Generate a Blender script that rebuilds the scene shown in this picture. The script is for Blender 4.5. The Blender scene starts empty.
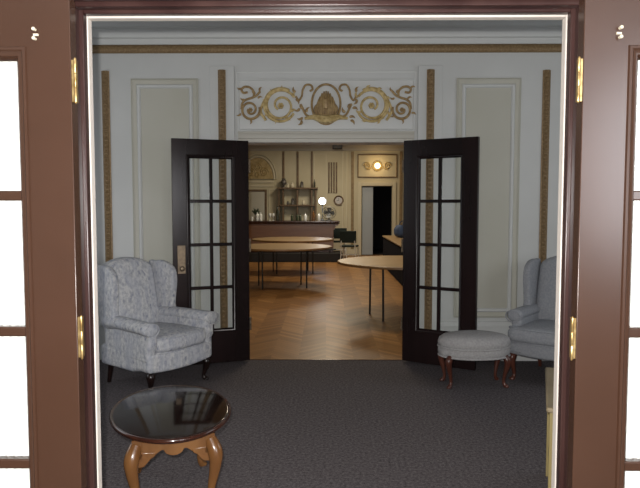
import bpy, bmesh, math, random
from mathutils import Vector, Matrix
random.seed(7)
PI = math.pi
S = bpy.context.scene
C = S.collection
R = math.radians

# ------------------------------------------------------------------ camera, world, lights, exposure
cam = bpy.data.cameras.new('camera')
cam.sensor_width = 36.0
cam.lens = 620.0 / 640.0 * 36.0
cam.clip_start = 0.05
camo = bpy.data.objects.new('camera', cam)
C.objects.link(camo)
camo.location = (0, 0, 1.5)
camo.rotation_euler = (PI / 2 - math.atan(39 / 620.0), 0, math.atan(6 / 620.0))
S.camera = camo

S.view_settings.view_transform = 'Standard'
S.view_settings.look = 'None'
S.view_settings.gamma = 1.0
S.view_settings.exposure = 0.0
S.view_settings.use_curve_mapping = False
try:
    S.cycles.use_denoising = True
    S.cycles.max_bounces = 8
    S.cycles.caustics_reflective = False
    S.cycles.caustics_refractive = False
    S.cycles.sample_clamp_indirect = 6.0
except Exception:
    pass

W = bpy.data.worlds.new('world')
S.world = W
W.use_nodes = True
W.node_tree.nodes['Background'].inputs[0].default_value = (0.6, 0.68, 0.8, 1)
W.node_tree.nodes['Background'].inputs[1].default_value = 0.3


def lamp(name, kind, loc, energy, color=(1, 1, 1), rot=(0, 0, 0), size=None, size_y=None):
    l = bpy.data.lights.new(name, kind)
    l.energy = energy
    l.color = color
    if kind == 'AREA':
        l.size = size
        if size_y:
            l.shape = 'RECTANGLE'
            l.size_y = size_y
    elif size is not None:
        l.shadow_soft_size = size
    o = bpy.data.objects.new(name, l)
    C.objects.link(o)
    o.location = loc
    o.rotation_euler = rot
    return o


FLASH = 375
LOUNGE_FILL = 8
# the camera's own flash, just above and beside its lens
lamp('camera_flash', 'POINT', (-0.035, 0.0, 1.555), FLASH, (1.0, 0.985, 0.96), size=0.012)
# fill at windows added to the lounge side walls; daylight at the near-room window
lamp('lounge_daylight', 'AREA', (-3.4, 3.9, 1.75), LOUNGE_FILL, (0.94, 0.975, 1.0), (0, R(-90), 0), 1.7, 1.5)
lamp('lounge_daylight', 'AREA', (3.4, 3.9, 1.75), LOUNGE_FILL, (0.94, 0.975, 1.0), (0, R(90), 0), 1.7, 1.5)
lamp('near_daylight', 'AREA', (3.05, -2.6, 1.95), 150, (0.95, 0.95, 1.0), (0, R(90), 0), 1.7, 1.6)
# tungsten ceiling lamps of the far hall
for yy, e in ((8.6, 40), (12.4, 55), (16.0, 66)):
    lamp('hall_ceiling_light', 'AREA', (0.2, yy, 3.33), e, (1.0, 0.87, 0.66), (0, 0, 0), 0.9)


# ------------------------------------------------------------------ materials
def mat(name, col, rough=0.5, metal=0.0, spec=0.5, emit=None, estr=0.0, coat=0.0):
    m = bpy.data.materials.new(name)
    m.use_nodes = True
    b = m.node_tree.nodes['Principled BSDF']
    b.inputs['Base Color'].default_value = (*col, 1)
    b.inputs['Roughness'].default_value = rough
    b.inputs['Metallic'].default_value = metal
    b.inputs['Specular IOR Level'].default_value = spec
    if coat:
        b.inputs['Coat Weight'].default_value = coat
        b.inputs['Coat Roughness'].default_value = 0.08
    if emit:
        b.inputs['Emission Color'].default_value = (*emit, 1)
        b.inputs['Emission Strength'].default_value = estr
    return m


class N:
    """small node wiring helper"""
    def __init__(s, m):
        s.m = m
        s.t = m.node_tree
        s.b = s.t.nodes['Principled BSDF']

    def new(s, kind, **kw):
        n = s.t.nodes.new(kind)
        for k, v in kw.items():
            if k.startswith('i_'):
                key = k[2:]
                n.inputs[int(key) if key.isdigit() else key].default_value = v
            else:
                setattr(n, k, v)
        return n

    def link(s, a, b):
        s.t.links.new(a, b)

    def math(s, op, a, b=None):
        n = s.new('ShaderNodeMath', operation=op)
        for i, v in enumerate((a, b)):
            if v is None:
                continue
            if isinstance(v, (int, float)):
                n.inputs[i].default_value = v
            else:
                s.link(v, n.inputs[i])
        return n.outputs[0]

    def ramp(s, fac, stops):
        n = s.new('ShaderNodeValToRGB')
        cr = n.color_ramp
        while len(cr.elements) < len(stops):
            cr.elements.new(0.5)
        for e, (p, c) in zip(cr.elements, stops):
            e.position = p
            e.color = (*c, 1)
        s.link(fac, n.inputs[0])
        return n.outputs[0]

    def mix(s, fac, a, b):
        n = s.new('ShaderNodeMix', data_type='RGBA')
        for sock, v in ((n.inputs[0], fac), (n.inputs[6], a), (n.inputs[7], b)):
            if isinstance(v, (int, float)):
                sock.default_value = v
            elif isinstance(v, tuple):
                sock.default_value = (*v, 1)
            else:
                s.link(v, sock)
        return n.outputs[2]

    def bump(s, h, strength=0.3, dist=0.01):
        n = s.new('ShaderNodeBump')
        n.inputs['Strength'].default_value = strength
        n.inputs['Distance'].default_value = dist
        s.link(h, n.inputs['Height'])
        s.link(n.outputs[0], s.b.inputs['Normal'])

    def noise(s, scale, detail=3, stretch=None, rough=0.5):
        c = s.new('ShaderNodeTexCoord')
        src = c.outputs['Object']
        if stretch:
            mp = s.new('ShaderNodeMapping')
            mp.inputs['Scale'].default_value = stretch
            s.link(src, mp.inputs[0])
            src = mp.outputs[0]
        n = s.new('ShaderNodeTexNoise')
        n.inputs['Scale'].default_value = scale
        n.inputs['Detail'].default_value = detail
        n.inputs['Roughness'].default_value = rough
        s.link(src, n.inputs['Vector'])
        return n.outputs['Fac']


def noisy(name, c1, c2, scale, rough=0.6, stretch=None, bump=0.0, detail=3, lo=0.35, hi=0.65, **kw):
    m = mat(name, c1, rough, **kw)
    n = N(m)
    f = n.noise(scale, detail, stretch)
    n.link(n.ramp(f, [(lo, c1), (hi, c2)]), n.b.inputs['Base Color'])
    if bump:
        n.bump(f, bump)
    return m


M = {}
M['brown_paint'] = noisy('brown_paint', (0.041, 0.0185, 0.0105), (0.048, 0.0218, 0.0128), 3.0, 0.27, spec=0.6)
M['brown_frame'] = noisy('brown_frame', (0.026, 0.010, 0.009), (0.048, 0.023, 0.020), 6.0, 0.3, stretch=(1, 1, .2))
M['white_edge'] = mat('white_edge', (0.60, 0.55, 0.50), 0.5)
M['near_wall'] = noisy('near_wall', (0.36, 0.31, 0.28), (0.40, 0.35, 0.31), 2.0, 0.7)
M['near_floor'] = noisy('near_floor', (0.10, 0.075, 0.06), (0.13, 0.10, 0.08), 30, 0.8)
M['wall_white'] = noisy('wall_white', (0.575, 0.585, 0.575), (0.62, 0.63, 0.62), 1.6, 0.55)
M['wall_beige'] = noisy('wall_beige', (0.50, 0.49, 0.42), (0.53, 0.52, 0.455), 2.0, 0.6)
M['trim_white'] = mat('trim_white', (0.62, 0.63, 0.62), 0.45)
M['trim_cream'] = mat('trim_cream', (0.55, 0.53, 0.47), 0.5)
M['ceiling'] = mat('ceiling_paint', (0.6, 0.6, 0.6), 0.8)
M['far_wall'] = noisy('far_wall', (0.50, 0.45, 0.31), (0.55, 0.50, 0.36), 1.2, 0.65)
M['far_trim'] = mat('far_trim', (0.58, 0.53, 0.39), 0.55)
M['far_brown'] = noisy('far_brown', (0.10, 0.06, 0.03), (0.16, 0.10, 0.05), 12, 0.5)
M['far_gold'] = noisy('far_gold', (0.34, 0.25, 0.10), (0.48, 0.37, 0.18), 14, 0.5)
M['far_strip'] = noisy('far_strip', (0.20, 0.14, 0.07), (0.28, 0.20, 0.10), 14, 0.5)
M['far_crown'] = mat('far_crown', (0.36, 0.34, 0.30), 0.7)
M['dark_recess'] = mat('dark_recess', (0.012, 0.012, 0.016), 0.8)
M['pale_door'] = mat('pale_door', (0.36, 0.40, 0.44), 0.5)
M['dark_door'] = noisy('dark_door', (0.010, 0.006, 0.006), (0.017, 0.009, 0.009), 5, 0.24, stretch=(1, 1, .15), spec=0.32)
M['brass'] = noisy('brass', (0.34, 0.22, 0.08), (0.62, 0.47, 0.22), 40, 0.35, metal=0.85)
M['old_brass'] = noisy('old_brass', (0.16, 0.12, 0.08), (0.24, 0.18, 0.12), 30, 0.4, metal=0.6)
M['black_metal'] = mat('black_metal', (0.02, 0.02, 0.02), 0.4, metal=0.3)
M['grey_metal'] = mat('grey_metal', (0.13, 0.14, 0.15), 0.4, metal=0.4)
M['white_metal'] = mat('white_metal', (0.7, 0.7, 0.68), 0.4)
M['dark_seat'] = mat('dark_seat', (0.016, 0.024, 0.022), 0.7, spec=0.2)
M['dark_cloth'] = mat('dark_cloth', (0.010, 0.010, 0.014), 0.9, spec=0.1)
M['blue_cloth'] = noisy('blue_cloth', (0.025, 0.045, 0.10), (0.04, 0.07, 0.15), 9, 0.8)
M['table_tan'] = noisy('table_tan', (0.27, 0.17, 0.075), (0.33, 0.215, 0.10), 5, 0.42, stretch=(.3, 3, 1))
M['table_edge'] = mat('table_edge', (0.22, 0.12, 0.045), 0.4)
M['mahogany'] = noisy('mahogany', (0.22, 0.112, 0.068), (0.28, 0.15, 0.09), 4, 0.30, stretch=(.3, 1, 2))
M['mahogany_dark'] = noisy('mahogany_dark', (0.035, 0.014, 0.010), (0.055, 0.022, 0.015), 5, 0.2)
M['bar_step'] = mat('bar_step_black', (0.009, 0.008, 0.009), 0.6)
M['honey'] = noisy('honey_oak', (0.125, 0.052, 0.016), (0.20, 0.092, 0.031), 9, 0.25, stretch=(1, 1, .2), coat=0.3)
M['dark_top'] = noisy('dark_table_top', (0.009, 0.005, 0.004), (0.015, 0.008, 0.006), 6, 0.09, stretch=(1, .2, 1), spec=0.6)
M['top_rim'] = noisy('red_brown_rim', (0.032, 0.010, 0.006), (0.055, 0.018, 0.010), 9, 0.2, coat=0.3)
M['red_leg'] = noisy('red_brown_wood', (0.07, 0.022, 0.014), (0.11, 0.036, 0.022), 10, 0.3)
M['dark_leg'] = noisy('dark_leg_wood', (0.008, 0.004, 0.003), (0.014, 0.006, 0.005), 10, 0.3)
M['pale_wood'] = noisy('pale_wood', (0.24, 0.185, 0.11), (0.29, 0.23, 0.14), 6, 0.5, stretch=(1, 1, .2))
M['pale_wood_side'] = noisy('pale_wood_side', (0.27, 0.21, 0.085), (0.33, 0.26, 0.11), 6, 0.5, stretch=(1, 1, .2))  # same wood as the top; flash light on upright faces painted in brighter
M['blue_grey_fabric'] = noisy('blue_grey_fabric', (0.27, 0.28, 0.305), (0.33, 0.34, 0.365), 60, 0.85, bump=0.1)
M['grey_fabric'] = noisy('warm_grey_fabric', (0.33, 0.32, 0.32), (0.41, 0.40, 0.40), 60, 0.85, bump=0.1)
M['glass_clear'] = mat('bottle_clear', (0.75, 0.78, 0.78), 0.15, spec=0.8)
M['glass_dark'] = mat('bottle_dark', (0.03, 0.035, 0.025), 0.15, spec=0.8)
M['glass_amber'] = mat('bottle_amber', (0.16, 0.07, 0.02), 0.15, spec=0.8)
M['cream_ceramic'] = mat('cream_ceramic', (0.6, 0.55, 0.42), 0.4)
M['pewter'] = mat('pewter', (0.13, 0.12, 0.11), 0.35, metal=0.4)
M['leaf_green'] = mat('leaf_green', (0.035, 0.05, 0.025), 0.6)
M['clock_face'] = mat('clock_face', (0.5, 0.48, 0.47), 0.5)
M['globe_glow'] = mat('globe_glow', (0.9, 0.9, 0.9), 0.4, emit=(0.88, 0.93, 1.0), estr=9.0)  # glow standing in for the mirrored camera flash
M['bulb_glow'] = mat('bulb_glow', (0.9, 0.7, 0.4), 0.4, emit=(1.0, 0.72, 0.36), estr=5.0)
M['window_glow'] = mat('window_daylight', (0.6, 0.65, 0.7), 0.3, emit=(0.86, 0.93, 1.0), estr=1.0)
M['ceiling_lamp_glow'] = mat('ceiling_lamp_glow', (0.8, 0.7, 0.5), 0.4, emit=(1.0, 0.8, 0.52), estr=3.0)
M['mirror'] = mat('mirror_glass', (0.55, 0.52, 0.42), 0.25, metal=0.5)


def m_gold():
    m = mat('antique_gold', (0.3, 0.2, 0.08), 0.5, metal=0.2)
    n = N(m)
    f = n.noise(55, 4)
    n.link(n.ramp(f, [(0.32, (0.20, 0.128, 0.060)), (0.52, (0.25, 0.165, 0.080)), (0.70, (0.31, 0.215, 0.11))]), n.b.inputs['Base Color'])
    n.bump(f, 0.25, 0.006)
    return m


M['gold'] = m_gold()
M['gold_bright'] = noisy('gilding', (0.42, 0.29, 0.11), (0.70, 0.55, 0.27), 30, 0.38, metal=0.15, bump=0.25)
M['gold_dark'] = noisy('worn_gilding', (0.26, 0.165, 0.07), (0.42, 0.29, 0.13), 30, 0.45, metal=0.15, bump=0.25)


def m_carpet():
    m = mat('charcoal_carpet', (0.05, 0.05, 0.055), 0.95, spec=0.1)
    n = N(m)
    f = n.noise(55, 5, rough=0.75)
    g = n.noise(240, 2)
    a = n.ramp(f, [(0.36, (0.060, 0.052, 0.055)), (0.62, (0.175, 0.155, 0.161))])
    b = n.ramp(g, [(0.35, (0.6, 0.6, 0.6)), (0.65, (1.3, 1.3, 1.3))])
    mx = n.new('ShaderNodeMix', data_type='RGBA', blend_type='MULTIPLY')
    mx.inputs[0].default_value = 1.0
    n.link(a, mx.inputs[6])
    n.link(b, mx.inputs[7])
    n.link(mx.outputs[2], n.b.inputs['Base Color'])
    n.bump(g, 0.5, 0.006)
    return m


M['carpet'] = m_carpet()


def m_parquet():
    m = mat('herringbone_oak', (0.3, 0.17, 0.07), 0.38, spec=0.3)
    n = N(m)
    c = n.new('ShaderNodeTexCoord')
    sp = n.new('ShaderNodeSeparateXYZ')
    n.link(c.outputs['Object'], sp.inputs[0])
    x, y = sp.outputs[0], sp.outputs[1]
    w, p = 0.27, 0.085
    xs = n.math('DIVIDE', x, w)
    col = n.math('FLOOR', xs)
    xl = n.math('MULTIPLY', n.math('SUBTRACT', xs, col), w)
    par = n.math('ABSOLUTE', n.math('MODULO', col, 2.0))
    sgn = n.math('SUBTRACT', 1.0, n.math('MULTIPLY', par, 2.0))
    t = n.math('DIVIDE', n.math('ADD', y, n.math('MULTIPLY', sgn, xl)), p)
    idx = n.math('FLOOR', t)
    fr = n.math('SUBTRACT', t, idx)
    cmb = n.new('ShaderNodeCombineXYZ')
    n.link(idx, cmb.inputs[0])
    n.link(col, cmb.inputs[1])
    wn = n.new('ShaderNodeTexWhiteNoise', noise_dimensions='2D')
    n.link(cmb.outputs[0], wn.inputs['Vector'])
    base = n.ramp(wn.outputs['Value'], [(0.0, (0.235, 0.112, 0.036)), (0.5, (0.305, 0.150, 0.050)), (1.0, (0.39, 0.20, 0.070))])
    sheen_tint = n.mix(par, (1.0, 1.0, 1.0), (0.80, 0.77, 0.72))  # grain sheen of alternate columns, put into the colour
    mx = n.new('ShaderNodeMix', data_type='RGBA', blend_type='MULTIPLY')
    mx.inputs[0].default_value = 1.0
    n.link(base, mx.inputs[6])
    n.link(sheen_tint, mx.inputs[7])
    gap = n.math('LESS_THAN', fr, 0.05)
    n.link(n.mix(gap, mx.outputs[2], (0.10, 0.05, 0.02)), n.b.inputs['Base Color'])
    return m


M['parquet'] = m_parquet()


def m_damask():
    """pale blue grey woven fabric with a mottled vertical floral stripe"""
    m = mat('damask_fabric', (0.3, 0.32, 0.36), 0.85, spec=0.2)
    n = N(m)
    c = n.new('ShaderNodeTexCoord')
    mp = n.new('ShaderNodeMapping')
    mp.inputs['Scale'].default_value = (1, 1, 0.55)
    n.link(c.outputs['Object'], mp.inputs[0])
    v = n.new('ShaderNodeTexVoronoi', feature='SMOOTH_F1')
    v.inputs['Scale'].default_value = 30
    n.link(mp.outputs[0], v.inputs['Vector'])
    f = n.noise(44, 4, (1, 1, .7), 0.7)
    st = n.noise(16, 2, (1.0, 1.0, 0.12))
    a = n.ramp(f, [(0.40, (0.22, 0.235, 0.29)), (0.50, (0.46, 0.465, 0.49)), (0.60, (0.66, 0.655, 0.64))])
    b = n.ramp(v.outputs['Distance'], [(0.15, (0.26, 0.275, 0.35)), (0.40, (0.58, 0.58, 0.58))])
    ab = n.mix(0.5, a, b)
    k = n.ramp(st, [(0.45, (0.0, 0.0, 0.0)), (0.56, (1.0, 1.0, 1.0))])
    n.link(n.mix(k, ab, n.mix(0.40, ab, (0.40, 0.42, 0.49))), n.b.inputs['Base Color'])
    n.bump(f, 0.15, 0.004)
    return m


M['damask'] = m_damask()


def m_glass():
    m = bpy.data.materials.new('window_glass')
    m.use_nodes = True
    t = m.node_tree
    t.nodes.clear()
    out = t.nodes.new('ShaderNodeOutputMaterial')
    mix = t.nodes.new('ShaderNodeMixShader')
    tr = t.nodes.new('ShaderNodeBsdfTransparent')
    tr.inputs[0].default_value = (0.99, 0.995, 0.99, 1)
    gl = t.nodes.new('ShaderNodeBsdfGlossy')
    gl.inputs['Roughness'].default_value = 0.02
    fr = t.nodes.new('ShaderNodeFresnel')
    fr.inputs[0].default_value = 1.35
    t.links.new(fr.outputs[0], mix.inputs[0])
    t.links.new(tr.outputs[0], mix.inputs[1])
    t.links.new(gl.outputs[0], mix.inputs[2])
    t.links.new(mix.outputs[0], out.inputs[0])
    return m


M['glass'] = m_glass()


def m_sheer():
    m = mat('sheer_white', (0.88, 0.88, 0.86), 0.9, spec=0.1)
    n = N(m)
    f = n.noise(18, 2, (1, 1, .05))
    n.link(n.ramp(f, [(0.35, (0.82, 0.82, 0.81)), (0.6, (0.90, 0.90, 0.89))]), n.b.inputs['Base Color'])
    return m


M['sheer'] = m_sheer()


# ------------------------------------------------------------------ mesh helpers
class MB:
    def __init__(s):
        s.bm = bmesh.new()

    def box(s, x0, x1, y0, y1, z0, z1, mtx=None):
        vs = [s.bm.verts.new((x, y, z)) for x in (x0, x1) for y in (y0, y1) for z in (z0, z1)]
        if mtx:
            for v in vs:
                v.co = mtx @ v.co
        for f in ((0, 1, 3, 2), (4, 6, 7, 5), (0, 4, 5, 1), (2, 3, 7, 6), (0, 2, 6, 4), (1, 5, 7, 3)):
            s.bm.faces.new([vs[i] for i in f])
        return s

    def prism(s, pts, a, b, axis='x', mtx=None):
        """polygon pts extruded along axis between a and b; pts are the other two coordinates in order"""
        def put(p, t):
            if axis == 'x':
                v = Vector((t, p[0], p[1]))
            elif axis == 'y':
                v = Vector((p[0], t, p[1]))
            else:
                v = Vector((p[0], p[1], t))
            return mtx @ v if mtx else v
        A = [s.bm.verts.new(put(p, a)) for p in pts]
        B = [s.bm.verts.new(put(p, b)) for p in pts]
        n = len(pts)
        s.bm.faces.new(A)
        s.bm.faces.new(B[::-1])
        for i in range(n):
            s.bm.faces.new((A[i], B[i], B[(i + 1) % n], A[(i + 1) % n]))
        return s

    def lathe(s, prof, cx=0, cy=0, cz=0, n=32, sx=1, sy=1, mtx=None, cap=True):
        rings = []
        for r, z in prof:
            if r < 1e-5:
                v = Vector((cx, cy, cz + z))
                rings.append([s.bm.verts.new(mtx @ v if mtx else v)])
            else:
                ring = []
                for i in range(n):
                    a = 2 * PI * i / n
                    v = Vector((cx + r * sx * math.cos(a), cy + r * sy * math.sin(a), cz + z))
                    ring.append(s.bm.verts.new(mtx @ v if mtx else v))
                rings.append(ring)
        for A, B in zip(rings, rings[1:]):
            if len(A) == 1 and len(B) == 1:
                continue
            for i in range(n):
                j = (i + 1) % n
                if len(A) == 1:
                    s.bm.faces.new((A[0], B[j], B[i]))
                elif len(B) == 1:
                    s.bm.faces.new((A[i], A[j], B[0]))
                else:
                    s.bm.faces.new((A[i], A[j], B[j], B[i]))
        for ring, rev in ((rings[0], True), (rings[-1], False)):
            if cap and len(ring) > 1:
                s.bm.faces.new(ring[::-1] if rev else ring)
        return s

    def tube(s, pts, rad, n=10, flat=(1, 1, 1), close=False, mtx=None, square=False):
        pts = [Vector(p) for p in pts]
        m = len(pts)
        if not hasattr(rad, '__len__'):
            rad = [rad] * m
        rings = []
        up = None
        for i, p in enumerate(pts):
            if close:
                d = pts[(i + 1) % m] - pts[i - 1]
            else:
                d = pts[min(i + 1, m - 1)] - pts[max(i - 1, 0)]
            d.normalize()
            if up is None:
                ref = Vector((0, 0, 1)) if abs(d.z) < 0.9 else Vector((0, 1, 0))
                up = (ref - d * ref.dot(d)).normalized()
            else:
                up = (up - d * up.dot(d)).normalized()
            sd = d.cross(up)
            ring = []
            for k in range(n):
                a = 2 * PI * k / n + (PI / 4 if square else 0)
                o = (up * math.cos(a) + sd * math.sin(a)) * rad[i]
                o = Vector((o.x * flat[0], o.y * flat[1], o.z * flat[2]))
                v = p + o
                ring.append(s.bm.verts.new(mtx @ v if mtx else v))
            rings.append(ring)
        pairs = list(zip(rings, rings[1:]))
        if close:
            pairs.append((rings[-1], rings[0]))
        for A, B in pairs:
            for k in range(n):
                l = (k + 1) % n
                s.bm.faces.new((A[k], A[l], B[l], B[k]))
        if not close:
            s.bm.faces.new(rings[0][::-1])
            s.bm.faces.new(rings[-1])
        return s

    def soft(s, cx, cy, cz, sx, sy, sz, r, fn=None, k=4, mid=6):
        """rounded box; fn deforms each point in box coordinates (-1..1 fractions given too)"""
        h = (sx / 2, sy / 2, sz / 2)
        r = min(r, *h)

        def axis(hh):
            L = [(-(hh - r), -1 + i / k) for i in range(k)]
            for i in range(mid + 1):
                L.append((-(hh - r) + 2 * (hh - r) * i / mid, 0.0))
            L += [((hh - r), (i + 1) / k) for i in range(k)]
            return L
        ax = [axis(q) for q in h]
        for f in range(3):
            u, v = (f + 1) % 3, (f + 2) % 3
            for sg in (-1, 1):
                grid = []
                for ou, tu in ax[u]:
                    row = []
                    for ov, tv in ax[v]:
                        d = Vector((0, 0, 0))
                        d[f], d[u], d[v] = sg, math.tan(tu * PI / 4), math.tan(tv * PI / 4)
                        d.normalize()
                        p = Vector((0, 0, 0))
                        p[f] = sg * (h[f] - r) + r * d[f]
                        p[u] = ou + r * d[u]
                        p[v] = ov + r * d[v]
                        if fn:
                            p = fn(p, p.x / h[0], p.y / h[1], p.z / h[2])
                        row.append(s.bm.verts.new((p.x + cx, p.y + cy, p.z + cz)))
                    grid.append(row)
                for i in range(len(grid) - 1):
                    for j in range(len(grid[0]) - 1):
                        q = (grid[i][j], grid[i + 1][j], grid[i + 1][j + 1], grid[i][j + 1])
                        s.bm.faces.new(q if sg > 0 else q[::-1])
        bmesh.ops.remove_doubles(s.bm, verts=s.bm.verts, dist=1e-5)
        return s

    def frame(s, x0, x1, z0, z1, prof, y, sgn=-1):
        """mitred rectangular moulding on a wall facing -Y; prof = [(inset, projection)...]"""
        loops = []
        for ins, pr in prof:
            loops.append([s.bm.verts.new((a, y + sgn * pr, b)) for a, b in
                          ((x0 + ins, z0 + ins), (x1 - ins, z0 + ins), (x1 - ins, z1 - ins), (x0 + ins, z1 - ins))])
        n = len(loops)
        for i in range(n):
            A, B = loops[i], loops[(i + 1) % n]
            for k in range(4):
                l = (k + 1) % 4
                s.bm.faces.new((A[k], A[l], B[l], B[k]))
        return s

    def ring(s, x0, x1, z0, z1, a0, a1, b0, b1, y0, y1):
        """flat rectangular frame: outer x0..x1, z0..z1, hole a0..a1, b0..b1"""
        L = []
        for (u0, u1, w0, w1), y in (((x0, x1, z0, z1), y0), ((a0, a1, b0, b1), y0), ((a0, a1, b0, b1), y1), ((x0, x1, z0, z1), y1)):
            L.append([s.bm.verts.new((x, y, z)) for x, z in ((u0, w0), (u1, w0), (u1, w1), (u0, w1))])
        for i in range(4):
            A, B = L[i], L[(i + 1) % 4]
            for k in range(4):
                l = (k + 1) % 4
                s.bm.faces.new((A[k], A[l], B[l], B[k]))
        return s

    def build(s, name, material, parent=None, bevel=0.0, ang=38, seg=2, subsurf=0):
        bm = s.bm
        bmesh.ops.recalc_face_normals(bm, faces=bm.faces)
        for e in bm.edges:
            if len(e.link_faces) == 2:
                e.smooth = e.calc_face_angle(0) < R(ang)
        for f in bm.faces:
            f.smooth = True
        me = bpy.data.meshes.new(name)
        bm.to_mesh(me)
        bm.free()
        me.materials.append(material)
        o = bpy.data.objects.new(name, me)
        C.objects.link(o)
        if parent:
            o.parent = parent
        if bevel:
            b = o.modifiers.new('edge', 'BEVEL')
            b.width = bevel
            b.segments = seg
            b.limit_method = 'ANGLE'
            b.angle_limit = R(40)
        if subsurf:
            q = o.modifiers.new('round', 'SUBSURF')
            q.levels = q.render_levels = subsurf
        return o


def thing(name, label, cat, loc=(0, 0, 0), rz=0.0, group=None):
    o = bpy.data.objects.new(name, None)
    o.empty_display_size = 0.1
    C.objects.link(o)
    o.location = loc
    o.rotation_euler = (0, 0, rz)
    return tag(o, label, cat, group)


def tag(o, label, cat, group=None):
    o['label'] = label
    o['category'] = cat
    o['kind'] = 'thing'
    if group:
        o['group'] = group
    return o


def struct(o):
    o['kind'] = 'structure'
    return o


def dup(root, loc, rz=0.0, label=None):
    r = root.copy()
    C.objects.link(r)
    r.location = loc
    r.rotation_euler = (0, 0, rz)
    if label:
        r['label'] = label
    for ch in list(root.children):
        c = ch.copy()
        C.objects.link(c)
        c.parent = r
        for g in list(ch.children):
            d = g.copy()
            C.objects.link(d)
            d.parent = c
    return r


def spline(pts, n=8):
    """Catmull-Rom through points"""
    P = [Vector(p) for p in pts]
    P = [P[0] * 2 - P[1]] + P + [P[-1] * 2 - P[-2]]
    out = []
    for i in range(1, len(P) - 2):
        a, b, c, d = P[i - 1:i + 3]
        for k in range(n):
            t = k / n
            out.append(0.5 * ((2 * b) + (c - a) * t + (2 * a - 5 * b + 4 * c - d) * t * t + (3 * b - a - 3 * c + d) * t ** 3))
    out.append(P[-2])
    return out


def spline_r(vals, n=8):
    return [v.x for v in spline([(a, 0, 0) for a in vals], n)]


# ------------------------------------------------------------------ SETTING: near room (where the camera stands)
WY = 5.93          # lounge wall with the inner doorway, front face
OW = 0.775          # half width of the inner doorway
struct(MB().box(-3.2, 3.2, -4.2, 1.87, -0.1, 0).build('floor_near', M['near_floor']))
struct(MB().box(-3.2, 3.2, -4.2, 1.87, 3.2, 3.3).build('ceiling_near', M['ceiling']))
struct(MB().box(-3.3, -3.2, -4.2, 1.87, 0, 3.2).build('wall_near_left', M['near_wall']))
w = MB()
w.box(3.2, 3.3, -4.2, -3.5, 0, 3.2).box(3.2, 3.3, -1.7, 1.87, 0, 3.2).box(3.2, 3.3, -3.5, -1.7, 0, 0.8).box(3.2, 3.3, -3.5, -1.7, 2.7, 3.2)
struct(w.build('wall_near_right', M['near_wall']))
struct(MB().box(-3.3, 3.3, -4.3, -4.2, 0, 3.2).build('wall_near_rear', M['near_wall']))


def side_window(name, x, y0, y1, z0, z1, sg):
    """window in a side wall; sg = +1 for the right wall"""
    f = MB()
    t = 0.07
    a, b = sorted((x, x + sg * 0.09))
    f.box(a, b, y0, y0 + t, z0, z1).box(a, b, y1 - t, y1, z0, z1).box(a, b, y0 + t, y1 - t, z0, z0 + t).box(a, b, y0 + t, y1 - t, z1 - t, z1)
    ym, zm = (y0 + y1) / 2, (z0 + z1) / 2
    f.box(a, b, ym - .02, ym + .02, z0 + t, z1 - t).box(a, b, y0 + t, ym - .02, zm - .02, zm + .02).box(a, b, ym + .02, y1 - t, zm - .02, zm + .02)
    o = struct(f.build(name, M['trim_white']))
    a, b = sorted((x + sg * 0.05, x + sg * 0.06))
    MB().box(a, b, y0 + t, y1 - t, z0 + t, z1 - t).build('pane', M['window_glow'], o)
    return o


side_window('window_1', 3.2, -3.5, -1.7, 0.8, 2.7, 1)

# wall between near room and lounge, with the outer doorway
w = MB()
w.box(-3.6, -0.81, 1.87, 2.0, 0, 3.6).box(0.81, 3.6, 1.87, 2.0, 0, 3.6).box(-0.81, 0.81, 1.87, 2.0, 2.14, 3.6)
struct(w.build('wall_front', M['near_wall']))


def u_frame(prof):
    """door lining: each step (half width, height, y0, y1, outer half width, outer height)"""
    b = MB()
    for hw, h, y0, y1, ow, oh in prof:
        b.box(-ow, -hw, y0, y1, 0, oh).box(hw, ow, y0, y1, 0, oh).box(-hw, hw, y0, y1, h, oh)
    return b


struct(u_frame([(0.782, 2.112, 1.848, 1.868, 0.90, 2.22)]).build('trim_0', M['brown_paint'], bevel=.003))
struct(u_frame([(0.776, 2.106, 1.868, 1.885, 0.808, 2.138),
                (0.786, 2.116, 1.885, 1.900, 0.808, 2.138),
                (0.758, 2.096, 1.900, 1.935, 0.808, 2.138),
                (0.7455, 2.086, 1.935, 1.9655, 0.808, 2.138)]).build('trim_1', M['brown_frame'], bevel=0.003))
struct(u_frame([(0.743, 2.081, 1.966, 2.0, 0.808, 2.138)]).build('trim_2', M['white_edge'], bevel=0.003))

# ------------------------------------------------------------------ SETTING: lounge
struct(MB().box(-3.6, 3.6, 1.87, WY, -0.1, 0.0).build('floor', M['carpet']))
struct(MB().box(-3.6, 3.6, 2.0, WY, 3.5, 3.6).build('ceiling', M['ceiling']))
for sg, nm in ((-1, 'left'), (1, 'right')):
    a, b = sorted((sg * 3.5, sg * 3.6))
    w = MB()
    w.box(a, b, 2.0, 3.0, 0, 3.5).box(a, b, 4.8, WY, 0, 3.5).box(a, b, 3.0, 4.8, 0, 0.85).box(a, b, 3.0, 4.8, 2.65, 3.5)
    struct(w.build('wall_' + nm, M['wall_white']))
side_window('window_2', -3.5, 3.0, 4.8, 0.85, 2.65, -1)  # both lounge windows are added, to give the room ambient light
side_window('window_3', 3.5, 3.0, 4.8, 0.85, 2.65, 1)

w = MB()
w.box(-3.6, -OW, WY, 6.18, 0, 3.6).box(OW, 3.6, WY, 6.18, 0, 3.6).box(-OW, OW, WY, 6.18, 2.092, 3.6)
struct(w.build('wall_back', M['wall_white']))
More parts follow.
